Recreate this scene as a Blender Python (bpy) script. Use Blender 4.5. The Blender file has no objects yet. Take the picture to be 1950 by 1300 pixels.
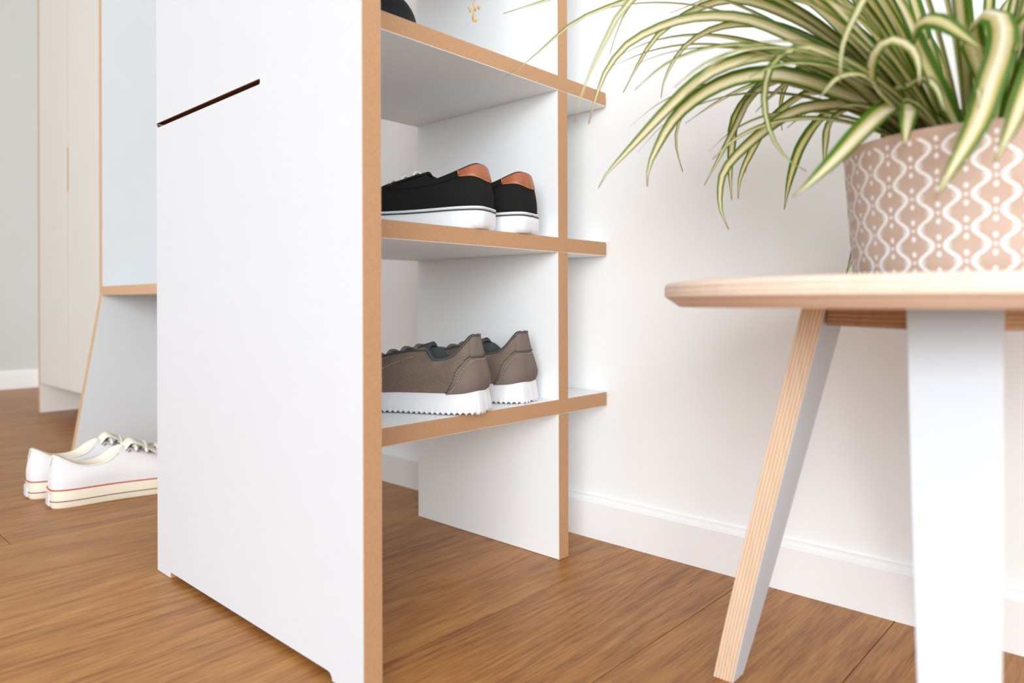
import bpy, math, random
import numpy as np
from mathutils import Vector, Matrix
random.seed(7)
S = 1.1                      # all coordinates below are multiplied by this to reach real size
col = bpy.context.scene.collection
D2R = math.pi/180

# ------------------------------------------------------------------ camera, world, lights, exposure
sc = bpy.context.scene
YAW = 42.731*D2R
cam_d = bpy.data.cameras.new('camera'); cam = bpy.data.objects.new('camera', cam_d); col.objects.link(cam)
cam.location = (0, 0, .33168*S)
cam.rotation_mode = 'XYZ'
cam.matrix_world = Matrix.Translation(cam.location) @ Matrix.Rotation(YAW, 4, 'Z') @ Matrix.Rotation(math.pi/2, 4, 'X') @ Matrix.Rotation(-.00284, 4, 'Z')
cam_d.sensor_width = 36; cam_d.lens = 36*1352.89/1950
cam_d.shift_y = -73.46/1950
cam_d.clip_start = .02
cam_d.dof.use_dof = True; cam_d.dof.focus_distance = .86*S; cam_d.dof.aperture_fstop = 4.0
sc.camera = cam

w = bpy.data.worlds.new('World'); sc.world = w; w.use_nodes = True
bg = w.node_tree.nodes['Background']; bg.inputs[0].default_value = (.80, .91, 1.0, 1); bg.inputs[1].default_value = 1.45

def area(name, loc, target, sx, sy, power, color=(1, 1, 1)):
    l = bpy.data.lights.new(name, 'AREA'); l.shape = 'RECTANGLE'; l.size = sx*S; l.size_y = sy*S
    l.energy = power; l.color = color
    o = bpy.data.objects.new(name, l); col.objects.link(o)
    o.location = Vector(loc)*S
    o.rotation_euler = (Vector(target)-Vector(loc)).to_track_quat('-Z', 'Y').to_euler()
    return o
area('window_light_right', (2.5, -3.0, 1.3), (-.5, .6, .4), 3.2, 2.1, 238, (.93, .97, 1))

sc.view_settings.view_transform = 'Standard'; sc.view_settings.look = 'None'
sc.view_settings.gamma = 1; sc.view_settings.use_curve_mapping = False
sc.view_settings.exposure = 0.02

# ------------------------------------------------------------------ materials
def lin(h):
    c = [int(h[i:i+2], 16)/255 for i in (0, 2, 4)]
    return tuple((x/12.92 if x <= .04045 else ((x+.055)/1.055)**2.4) for x in c)+(1,)

class N:
    """tiny node graph helper"""
    def __init__(s, name, rough=.5, spec=.5):
        s.m = bpy.data.materials.new(name); s.m.use_nodes = True
        s.t = s.m.node_tree; s.b = s.t.nodes['Principled BSDF']
        s.b.inputs['Roughness'].default_value = rough
        s.b.inputs['Specular IOR Level'].default_value = spec
    def new(s, ty): return s.t.nodes.new(ty)
    def put(s, sock, v):
        if isinstance(v, bpy.types.NodeSocket): s.t.links.new(v, sock)
        else: sock.default_value = v
    def math(s, op, a, b=0., clamp=False):
        n = s.new('ShaderNodeMath'); n.operation = op; n.use_clamp = clamp
        s.put(n.inputs[0], a); s.put(n.inputs[1], b); return n.outputs[0]
    def noise(s, vec, scale=5., detail=3., rough=.5, dist=0.):
        n = s.new('ShaderNodeTexNoise'); s.put(n.inputs['Vector'], vec)
        n.inputs['Scale'].default_value = scale; n.inputs['Detail'].default_value = detail
        n.inputs['Roughness'].default_value = rough; n.inputs['Distortion'].default_value = dist
        return n.outputs['Fac']
    def vscale(s, vec, sx, sy, sz, off=None):
        n = s.new('ShaderNodeVectorMath'); n.operation = 'MULTIPLY'; s.put(n.inputs[0], vec); n.inputs[1].default_value = (sx, sy, sz)
        o = n.outputs[0]
        if off is not None:
            a = s.new('ShaderNodeVectorMath'); a.operation = 'ADD'; s.put(a.inputs[0], o); s.put(a.inputs[1], off); o = a.outputs[0]
        return o
    def mix(s, f, a, b, mode='MIX'):
        n = s.new('ShaderNodeMix'); n.data_type = 'RGBA'; n.blend_type = mode
        s.put(n.inputs[0], f); s.put(n.inputs[6], a); s.put(n.inputs[7], b); return n.outputs[2]
    def ramp(s, f, stops):
        n = s.new('ShaderNodeValToRGB'); s.put(n.inputs[0], f); e = n.color_ramp.elements
        while len(e) < len(stops): e.new(.5)
        for q, (p, c) in zip(e, stops): q.position = p; q.color = c
        return n.outputs[0]
    def obj(s): return s.new('ShaderNodeTexCoord').outputs['Object']
    def color(s, c): s.put(s.b.inputs['Base Color'], c); return s
    def bump(s, h, strength=.2, dist=.001):
        n = s.new('ShaderNodeBump'); n.inputs['Strength'].default_value = strength; n.inputs['Distance'].default_value = dist
        s.put(n.inputs['Height'], h); s.t.links.new(n.outputs[0], s.b.inputs['Normal']); return s

def speckled(name, hexa, var=.06, scale=60, rough=.5, spec=.5, bump=0., bscale=None, bd=.001):
    n = N(name, rough, spec); c = lin(hexa); v = n.obj()
    f = n.noise(v, scale, 4)
    lo = tuple(x*(1-var) for x in c[:3])+(1,); hi = tuple(min(1, x*(1+var)) for x in c[:3])+(1,)
    n.color(n.ramp(f, [(.3, lo), (.7, hi)]))
    if bump: n.bump(n.noise(v, bscale or scale*4, 4), bump, bd)
    return n.m

M = {}
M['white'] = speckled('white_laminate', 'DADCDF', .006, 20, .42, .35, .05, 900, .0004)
M['white_lifted'] = speckled('white_laminate_brightened', 'FAFBFB', .006, 20, .42, .35, .05, 900, .0004)  # same laminate, paler so its colour brightens the shaded shelf cells
M['leg_white'] = speckled('white_leg_paint', 'CACDD1', .006, 20, .5, .3)
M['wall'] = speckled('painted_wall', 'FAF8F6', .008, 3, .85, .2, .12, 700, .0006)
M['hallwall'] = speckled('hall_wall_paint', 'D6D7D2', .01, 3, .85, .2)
M['ceil'] = speckled('ceiling_paint', 'FAFAFA', .005, 3, .9, .1)
M['skirt'] = speckled('painted_skirting', 'FAF8F7', .006, 6, .45, .3)
M['mdf'] = speckled('mdf_edge', 'B68B66', .07, 350, .6, .3, .25, 1600, .0005)
M['shade_mdf'] = speckled('mdf_slit_shade', '6E452B', .08, 350, .7, .2)
M['birch'] = speckled('birch_edge', 'D9B189', .05, 200, .55, .3)
M['cream'] = speckled('cream_laminate', 'EAE6DE', .01, 10, .4, .35)
M['rose'] = speckled('pale_rose_laminate', 'E3DAD6', .01, 10, .45, .3)
M['grey_lam'] = speckled('pale_grey_laminate', 'DCDEDF', .01, 10, .4, .35)

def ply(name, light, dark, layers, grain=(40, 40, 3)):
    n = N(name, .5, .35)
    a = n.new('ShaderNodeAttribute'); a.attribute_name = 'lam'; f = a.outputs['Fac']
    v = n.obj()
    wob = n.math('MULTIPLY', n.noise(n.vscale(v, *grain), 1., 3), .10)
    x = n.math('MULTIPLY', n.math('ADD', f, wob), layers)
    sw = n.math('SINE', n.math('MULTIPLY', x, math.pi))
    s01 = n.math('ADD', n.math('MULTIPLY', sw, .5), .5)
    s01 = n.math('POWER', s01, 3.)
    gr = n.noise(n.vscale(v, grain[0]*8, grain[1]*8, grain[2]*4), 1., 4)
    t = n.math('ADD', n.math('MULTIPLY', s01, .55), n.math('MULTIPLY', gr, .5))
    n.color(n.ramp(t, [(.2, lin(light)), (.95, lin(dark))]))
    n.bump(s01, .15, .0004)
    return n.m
M['ply'] = ply('plywood_edge', 'EDD2B6', 'C59C78', 13)
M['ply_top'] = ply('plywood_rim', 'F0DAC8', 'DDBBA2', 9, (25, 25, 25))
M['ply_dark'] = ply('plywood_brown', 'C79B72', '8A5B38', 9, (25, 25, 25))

# oak plank
n = N('oak_plank', .42, .4)
v = n.obj(); oi = n.new('ShaderNodeObjectInfo').outputs['Random']
off = n.new('ShaderNodeCombineXYZ'); n.put(off.inputs[0], n.math('MULTIPLY', oi, 37.)); n.put(off.inputs[1], n.math('MULTIPLY', oi, 91.)); n.put(off.inputs[2], n.math('MULTIPLY', oi, 13.))
base = n.noise(n.vscale(v, 9, 1.1, 1, off.outputs[0]), 1., 2, .45, .3)
rings = n.math('ADD', n.math('MULTIPLY', n.math('SINE', n.math('MULTIPLY', base, 85.)), .5), .5)
fine = n.noise(n.vscale(v, 380, 20, 1, off.outputs[0]), 1., 5, .6)
pore = n.noise(n.vscale(v, 1000, 45, 1, off.outputs[0]), 1., 3, .6)
cloud = n.noise(n.vscale(v, 14, 3, 1, off.outputs[0]), 1., 4, .6)
t = n.math('ADD', n.math('MULTIPLY', rings, .12), n.math('MULTIPLY', fine, .76))
t = n.math('ADD', t, n.math('MULTIPLY', cloud, .34))
t = n.math('ADD', t, n.math('MULTIPLY', n.math('SUBTRACT', oi, .5), .07))
c = n.ramp(t, [(.38, lin('774A23')), (.50, lin('9A6431')), (.67, lin('B27B40')), (.90, lin('C69355'))])
pm = n.ramp(pore, [(.32, (.72, .68, .64, 1)), (.46, (1, 1, 1, 1))])
n.color(n.mix(.6, c, pm, 'MULTIPLY'))
n.bump(n.math('ADD', n.math('MULTIPLY', fine, .6), n.math('MULTIPLY', pore, .5)), .22, .0005)
M['oak'] = n.m
M['subfloor'] = speckled('floor_gap', '2A1A10', .1, 30, .9, .1)

# shoes
M['black_canvas'] = speckled('black_canvas', '1C1C1B', .12, 900, .9, .15, .25, 2600, .0006)
M['tan_leather'] = speckled('brown_leather', '9C5737', .18, 45, .38, .5, .3, 160, .001)
M['orange_stitch'] = speckled('orange_stitch', 'C07B3E', .1, 300, .7)
M['white_rubber'] = speckled('white_rubber', 'E4E3E5', .01, 30, .4, .4)
M['dark_stripe'] = speckled('dark_green_stripe', '20302F', .05, 50, .5)
M['offwhite_lace'] = speckled('offwhite_lace', 'EFEAE0', .05, 500, .8, .2, .3, 1500)
M['nubuck'] = speckled('grey_brown_nubuck', '75675F', .12, 38, .8, .25, .2, 900, .0008)
n = N('perforated_nubuck', .85, .2); v = n.obj()
uvn = n.new('ShaderNodeUVMap').outputs[0]
mp = n.new('ShaderNodeMapping'); n.put(mp.inputs[0], uvn); mp.inputs['Rotation'].default_value = (0, 0, .62); mp.inputs['Scale'].default_value = (5.0, 5.0, 1)
vo = n.new('ShaderNodeTexVoronoi'); vo.voronoi_dimensions = '2D'; n.put(vo.inputs['Vector'], mp.outputs[0]); vo.inputs['Scale'].default_value = 1.; vo.inputs['Randomness'].default_value = .06
hole = n.ramp(vo.outputs['Distance'], [(.16, (0, 0, 0, 1)), (.34, (1, 1, 1, 1))])
cl = n.noise(v, 40, 3); bc = n.ramp(cl, [(.3, lin('7A6A5E')), (.7, lin('8B7A6C'))])
n.color(n.mix(n.math('MULTIPLY', hole, 1.), lin('352C27'), bc)); n.bump(hole, .5, .0008); M['perf'] = n.m
M['grey_lining'] = speckled('charcoal_lining', '454B4B', .1, 500, .9, .2, .3, 1500)
M['pale_stitch'] = speckled('pale_stitch', 'B5A79A', .05, 300, .8)
M['dark_piping'] = speckled('dark_piping', '4A4B4A', .05, 300, .6)
M['grey_lace'] = speckled('grey_lace', '6B6560', .1, 500, .9)
M['white_canvas'] = speckled('white_canvas', 'E6E2E1', .02, 600, .9, .15, .2, 2200, .0006)
M['cream_rubber'] = speckled('cream_rubber', 'EADCC6', .02, 30, .4, .4)
M['cream_lining'] = speckled('cream_lining', 'F0E6D4', .03, 300, .9, .15)
M['red_stripe'] = speckled('red_stripe', 'B5483F', .05, 50, .5)
M['black_stripe'] = speckled('black_stripe', '33383A', .05, 50, .5)
n = N('steel', .25); n.color((.6, .6, .6, 1)); n.b.inputs['Metallic'].default_value = 1; n.bump(n.noise(n.obj(), 300), .05); M['steel'] = n.m

# plant pot print: mirrored wavy lines, dots and ticks
n = N('printed_pot', .75, .2); v = n.obj()
sx = n.new('ShaderNodeSeparateXYZ'); n.put(sx.inputs[0], v)
K = 34.; P = .0208*S
ang = n.math('ARCTAN2', sx.outputs[1], sx.outputs[0])
a = n.math('ADD', n.math('MULTIPLY', ang, K/(2*math.pi)), 100.)
zeta = n.math('MULTIPLY', sx.outputs[2], 2*math.pi/P)
fl = n.math('FLOOR', a)
ph = n.math('ADD', zeta, n.math('MULTIPLY', fl, math.pi))
cs = n.math('COSINE', ph)
fr = n.math('SUBTRACT', n.math('FRACT', a), .5)
dx = n.math('SUBTRACT', fr, n.math('MULTIPLY', cs, .27))
adx = n.math('ABSOLUTE', dx)
slope = n.math('SQRT', n.math('ADD', 1., n.math('MULTIPLY', n.math('POWER', n.math('ABSOLUTE', n.math('SINE', ph)), 2.), 1.4)))
def smooth(val, e0, e1):
    r = n.new('ShaderNodeMapRange'); r.interpolation_type = 'SMOOTHSTEP'; n.put(r.inputs[0], val)
    r.inputs[1].default_value = e0; r.inputs[2].default_value = e1; r.inputs[3].default_value = 1; r.inputs[4].default_value = 0
    return r.outputs[0]
line = smooth(n.math('DIVIDE', adx, slope), .055, .085)
# ticks on the concave side of each bend
side = n.math('MULTIPLY', dx, n.math('SIGN', cs))            # negative = concave side
q2 = n.math('SUBTRACT', n.math('FRACT', n.math('ADD', n.math('DIVIDE', ph, math.pi), .5)), .5)   # phase from the bend, +-.5 = half period
tk = n.math('ABSOLUTE', n.math('SUBTRACT', n.math('FRACT', n.math('ADD', n.math('MULTIPLY', q2, 7.5), .5)), .5))
tick = n.math('MULTIPLY', smooth(tk, .16, .26), n.math('MULTIPLY', smooth(n.math('ABSOLUTE', q2), .17, .20), n.math('MULTIPLY', smooth(n.math('MULTIPLY', side, -1.), .20, .24), n.math('LESS_THAN', side, 0.))))
# dots in the narrow gaps
m_ = n.math('FLOOR', n.math('ADD', a, .5))
gx = n.math('SUBTRACT', a, m_)
ph3 = n.math('DIVIDE', n.math('ADD', zeta, n.math('MULTIPLY', n.math('SUBTRACT', m_, 1.), math.pi)), 2*math.pi)
q = n.math('SUBTRACT', n.math('FRACT', n.math('ADD', ph3, .5)), .5)
def dot(qc, rx, rq):
    e = n.math('ADD', n.math('POWER', n.math('ABSOLUTE', n.math('DIVIDE', gx, rx)), 2.), n.math('POWER', n.math('ABSOLUTE', n.math('DIVIDE', n.math('SUBTRACT', q, qc), rq)), 2.))
    return smooth(e, .7, 1.2)
dots = n.math('MAXIMUM', dot(0., .07, .05), n.math('MAXIMUM', dot(.26, .085, .085), dot(-.26, .085, .085)))
mask = n.math('MAXIMUM', line, n.math('MAXIMUM', tick, dots))
inz = n.math('LESS_THAN', sx.outputs[2], .0905*S)
mask = n.math('MULTIPLY', mask, inz)
clay = n.ramp(n.noise(v, 25, 3), [(.3, lin('BA9B88')), (.7, lin('C5A896'))])
n.color(n.mix(n.math('MULTIPLY', mask, .82), clay, lin('F2EEEC'))); n.bump(mask, .15, .0005)
M['pot'] = n.m
M['soil'] = speckled('potting_soil', '3A2A1D', .4, 200, .95, .1, .8, 300, .004)
M['terracotta'] = speckled('clay_inside', 'B89884', .05, 60, .8)

# leaf: cream centre, green margins, thin streaks, light passing through
def leaf_mat(name, cream, green, edge):
    n = N(name, .38, .45)
    uv = n.new('ShaderNodeUVMap'); sp = n.new('ShaderNodeSeparateXYZ'); n.put(sp.inputs[0], uv.outputs[0])
    U, V = sp.outputs[0], sp.outputs[1]
    x = n.math('ABSOLUTE', n.math('SUBTRACT', n.math('MULTIPLY', U, 2.), 1.))
    oi = n.new('ShaderNodeObjectInfo').outputs['Random']
    cv = n.new('ShaderNodeCombineXYZ'); n.put(cv.inputs[0], n.math('MULTIPLY', U, 9.)); n.put(cv.inputs[1], n.math('MULTIPLY', V, .8)); n.put(cv.inputs[2], n.math('MULTIPLY', oi, 60.))
    st = n.noise(cv.outputs[0], 2.2, 3)
    xx = n.math('ADD', x, n.math('MULTIPLY', n.math('SUBTRACT', st, .5), .55))
    f = n.new('ShaderNodeMapRange'); f.interpolation_type = 'SMOOTHSTEP'; n.put(f.inputs[0], xx); f.inputs[1].default_value = edge-.08; f.inputs[2].default_value = edge+.10
    mid = n.new('ShaderNodeMapRange'); n.put(mid.inputs[0], xx); mid.inputs[1].default_value = .12; mid.inputs[2].default_value = .48
    cr = n.mix(mid.outputs[0], lin(cream), lin('CBB878'))
    cr = n.mix(n.ramp(st, [(.55, (0, 0, 0, 1)), (.8, (.6, .6, .6, 1))]), cr, lin('A3A653'))
    gcol = n.mix(n.noise(cv.outputs[0], 5.), lin(green), lin('5C8222'))
    c = n.mix(f.outputs[0], cr, gcol)
    tipf = n.new('ShaderNodeMapRange'); n.put(tipf.inputs[0], V); tipf.inputs[1].default_value = .965; tipf.inputs[2].default_value = 1.
    c = n.mix(tipf.outputs[0], c, lin('8A5238'))
    n.color(c); n.bump(st, .25, .0006)
    tr = n.new('ShaderNodeBsdfTranslucent'); n.put(tr.inputs[0], n.mix(1., c, (1., 1., .66, 1), 'MULTIPLY'))
    ms = n.new('ShaderNodeMixShader'); ms.inputs[0].default_value = .38
    n.t.links.new(n.b.outputs[0], ms.inputs[1]); n.t.links.new(tr.outputs[0], ms.inputs[2])
    out = [q for q in n.t.nodes if q.type == 'OUTPUT_MATERIAL'][0]; n.t.links.new(ms.outputs[0], out.inputs[0])
    return n.m
M['leaf'] = leaf_mat('variegated_leaf', 'F3EBD0', '356312', .60)
M['leaf_green'] = leaf_mat('greener_leaf', 'E2DAA6', '335F12', .42)
M['black_glaze'] = speckled('black_matt_ceramic', '0D1011', .1, 40, .6, .25, .1, 300)
M['straw'] = speckled('dried_flower', 'D9AE6A', .15, 200, .8, .2)

# ------------------------------------------------------------------ builders
def mesh(name, verts, faces, mats, parent=None, fmat=None, smooth=False, lam=None, uv=None, mat_world=None):
    me = bpy.data.meshes.new(name)
    me.from_pydata([tuple(S*c for c in v) for v in verts], [], faces)
    for m in (mats if isinstance(mats, (list, tuple)) else [mats]): me.materials.append(m)
    if fmat is not None: me.polygons.foreach_set('material_index', fmat)
    if smooth: me.polygons.foreach_set('use_smooth', [True]*len(me.polygons))
    if lam is not None:
        at = me.attributes.new('lam', 'FLOAT', 'POINT'); at.data.foreach_set('value', lam)
    if uv is not None:
        l = me.uv_layers.new(name='UVMap')
        for lp in me.loops: l.data[lp.index].uv = uv[lp.vertex_index]
    me.update()
    o = bpy.data.objects.new(name, me); col.objects.link(o)
    if parent: o.parent = parent
    return o

def thing(name, label, cat, loc=(0, 0, 0), rz=0, group=None):
    o = bpy.data.objects.new(name, None); col.objects.link(o); o.empty_display_size = .05
    o.location = Vector(loc)*S; o.rotation_euler = (0, 0, rz)
    o['label'] = label; o['category'] = cat
    if group: o['group'] = group
    return o
def structure(o): o['kind'] = 'structure'; return o
def bevel(o, wdt, seg=2):
    m = o.modifiers.new('bevel', 'BEVEL'); m.width = wdt*S; m.segments = seg; m.limit_method = 'ANGLE'; m.angle_limit = 40*D2R
    m.harden_normals = False
    return o

BOXF = [(0, 1, 2, 3), (7, 6, 5, 4), (0, 4, 5, 1), (1, 5, 6, 2), (2, 6, 7, 3), (3, 7, 4, 0)]
def box(name, lo, hi, m, parent=None, bev=0, faces_white=None, edge=None):
    """faces_white: axis (0,1,2) whose two faces carry the first material, the rest the edge material"""
    (x0, y0, z0), (x1, y1, z1) = lo, hi
    v = [(x0, y0, z0), (x0, y1, z0), (x1, y1, z0), (x1, y0, z0), (x0, y0, z1), (x0, y1, z1), (x1, y1, z1), (x1, y0, z1)]
    ax = [2, 2, 0, 1, 0, 1]
    if faces_white is not None:
        o = mesh(name, v, BOXF, [m, edge], parent, [0 if ax[i] == faces_white else 1 for i in range(6)])
    else: o = mesh(name, v, BOXF, m, parent)
    if bev: bevel(o, bev)
    return o

def prism(name, poly, axis, a, b, mats, parent=None, bev=0):
    """extrude a 2D polygon (list of (p,q)) along axis from a to b; caps material 0, sides material 1"""
    def P(p, q, t): return {0: (t, p, q), 1: (p, t, q), 2: (p, q, t)}[axis]
    k = len(poly)
    v = [P(p, q, a) for p, q in poly]+[P(p, q, b) for p, q in poly]
    f = [tuple(range(k)), tuple(range(2*k-1, k-1, -1))]+[(i, i+k, (i+1) % k+k, (i+1) % k) for i in range(k)]
    o = mesh(name, v, f, mats, parent, [0, 0]+[min(1, len(mats)-1)]*k)
    # consistent normals
    import bmesh
    bm = bmesh.new(); bm.from_mesh(o.data); bmesh.ops.recalc_face_normals(bm, faces=bm.faces)
    bm.to_mesh(o.data); bm.free()
    if bev: bevel(o, bev)
    return o

def arc(cx, cy, r, a0, a1, k=6):
    return [(cx+r*math.cos((a0+(a1-a0)*i/k)*D2R), cy+r*math.sin((a0+(a1-a0)*i/k)*D2R)) for i in range(k+1)]

def tube_data(pts, r, seg=6, close=False):
    pts = [Vector(p) for p in pts]; n_ = len(pts); V = []; F = []
    rr = r if isinstance(r, (list, tuple)) else [r]*n_
    for i, p in enumerate(pts):
        t = (pts[min(i+1, n_-1)]-pts[max(i-1, 0)]).normalized() if not close else (pts[(i+1) % n_]-pts[i-1]).normalized()
        up = Vector((0, 0, 1)) if abs(t.z) < .9 else Vector((1, 0, 0))
        s1 = t.cross(up).normalized(); s2 = t.cross(s1).normalized()
        for j in range(seg):
            a_ = 2*math.pi*j/seg; V.append(p+s1*math.cos(a_)*rr[i]+s2*math.sin(a_)*rr[i])
    m_ = n_ if close else n_-1
    for i in range(m_):
        for j in range(seg):
            a_, b_ = i*seg+j, i*seg+(j+1) % seg; c_, d_ = ((i+1) % n_)*seg+j, ((i+1) % n_)*seg+(j+1) % seg
            F.append((a_, b_, d_, c_))
    if not close: F.append(tuple(range(seg-1, -1, -1))); F.append(tuple((n_-1)*seg+j for j in range(seg)))
    return [tuple(v) for v in V], F
def merge(parts):
    V = []; F = []
    for v, f in parts:
        o = len(V); V += v; F += [tuple(i+o for i in q) for q in f]
    return V, F

def catmull(P, n_, ts=None):
    """sample a polyline of numpy points smoothly at n_ parameters in [0,1]"""
    P = np.asarray(P, float); k = len(P)
    ts = np.linspace(0, k-1, k) if ts is None else np.asarray(ts)*(k-1)
    out = []
    u_ = np.linspace(0, k-1, n_)
    for u in u_:
        i = min(int(u), k-2); f = u-i
        p0 = P[i-1] if i > 0 else 2*P[0]-P[1]; p1 = P[i]; p2 = P[i+1]; p3 = P[i+2] if i+2 < k else 2*P[-1]-P[-2]
        out.append(.5*((2*p1)+(-p0+p2)*f+(2*p0-5*p1+4*p2-p3)*f*f+(-p0+3*p1-3*p2+p3)*f**3))
    return np.array(out)

# ------------------------------------------------------------------ the room
WY = .823                    # back wall plane
XL = -3.34                   # hall end wall
fl_ = structure(box('floor', (XL-.1, -3.6, -.03), (2.0, WY+.1, -.009), M['subfloor']))
structure(box('wall_back', (XL-.1, WY, 0), (2.0, WY+.1, 2.3), M['wall']))
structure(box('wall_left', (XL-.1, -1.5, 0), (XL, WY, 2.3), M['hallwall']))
structure(box('hall_shade_wall', (XL-.1, -1.6, 0), (-2.3, -1.5, 2.3), M['hallwall']))  # unseen wall, added to keep light off the hall end
structure(box('ceiling', (XL-.1, -3.6, 2.3), (2.0, WY+.1, 2.36), M['ceil']))
def skirting(name, axis, a, b, face, out, h):
    d = .012
    s_ = -1 if axis == 0 else 1
    prof = [(face, 0), (face+s_*d, 0), (face+s_*d, h-.007), (face+s_*(d-.0025), h-.0045), (face+s_*(d-.0035), h-.0045), (face+s_*(d-.0055), h-.0015), (face+s_*.004, h), (face, h)]
    o = prism(name, prof, axis, a, b, [M['skirt'], M['skirt']])
    return structure(o)
skirting('baseboard_back', 0, XL, 2.0, WY, -1, .0575)
skirting('baseboard_left', 1, -1.5, WY-.012, XL, 1, .072)

# planks: boards run towards the back wall
PW = .1612; seam0 = -.532
plank_me = None
ends = {-5: .251}
k0 = int(math.floor((XL-seam0)/PW)); k1 = 9
offs = [.25, -.42, -.13, .55]
for k in range(k0, k1):
    x0 = seam0+k*PW
    if k < -5 or k > -5: j = {-4: -.30, -3: -.12, -2: -.20, -1: -.30, 0: -.05, 1: .02, 2: -.25}.get(k, offs[k % 4])
    else: j = .251
    cuts = [j-1.15*3, j-1.15*2, j-1.15, j, j+1.15, j+2.3]
    for a_, b_ in zip(cuts, cuts[1:]):
        a2, b2 = max(a_, -3.5), min(b_, WY-.001)
        if b2-a2 < .02: continue
        o = box('plank', (-PW/2+.0004, 0.0004, -.009), (PW/2-.0004, b2-a2-.0004, 0), M['oak'], fl_)
        o.location = (S*(x0+PW/2), S*a2, 0)
        bevel(o, .0005, 1)

# ------------------------------------------------------------------ shelf unit
T = .0194
X0, XP, X1, XB = -.9267, -.4925, -.5768, -.859
Y0, YI, YE = .3502, .7134, WY-.0008
unit = thing('shelf_unit', 'tall white open shoe shelf unit with raw tan board edges standing against the wall', 'shelf', (X0, Y0, 0))
def rel(o, p): o.location = -Vector(p.location); return o    # geometry is given in world units
zs = .5556; HT = 1.06
foot = .0408; nh = .0067
poly = [(X0, 0), (X0+foot, 0), (X0+foot, nh)]+[(-.5403-.006, nh)]+arc(-.5403-.006, nh-.006, .006, 90, 0, 4)[1:]+[(-.5403, 0), (XP, 0), (XP, HT), (X0, HT), (X0, zs+.0001)]
poly += [(X0+.002, zs), (-.6665, zs)]+[(-.6655, zs-.001), (-.6655, zs-.0036), (-.6665, zs-.0046)]+[(X0+.006, zs-.0046), (X0+.0018, zs-.0008), (X0, zs-.0002)]
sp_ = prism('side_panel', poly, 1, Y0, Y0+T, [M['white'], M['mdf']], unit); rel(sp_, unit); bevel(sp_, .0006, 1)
sp_.data.materials.append(M['shade_mdf'])
for f_ in sp_.data.polygons:      # routed slit: its shade is painted in as a darker brown
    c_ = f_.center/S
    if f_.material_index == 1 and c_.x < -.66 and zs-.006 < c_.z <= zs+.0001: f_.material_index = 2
dp = prism('divider_panel', [(XB, 0), (X1-.0003, 0), (X1-.0003, HT), (XB, HT)], 1, YI, YI+T, [M['white_lifted'], M['mdf']], unit); rel(dp, unit); bevel(dp, .0006, 1)
for z in (.6246, .4159, .2068, .833, 1.04):
    r_ = .006
    # shelf outline in x,y with a rounded outer corner at the wall end
    pl = [(XB, Y0+T), (X1, Y0+T), (X1, YE-r_)]+arc(X1-r_, YE-r_, r_, 0, 90, 4)[1:]+[(XB, YE)]
    s = prism('shelf', pl, 2, z-.019, z, [M['white_lifted'], M['mdf']], unit); rel(s, unit); bevel(s, .0006, 1)

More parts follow.
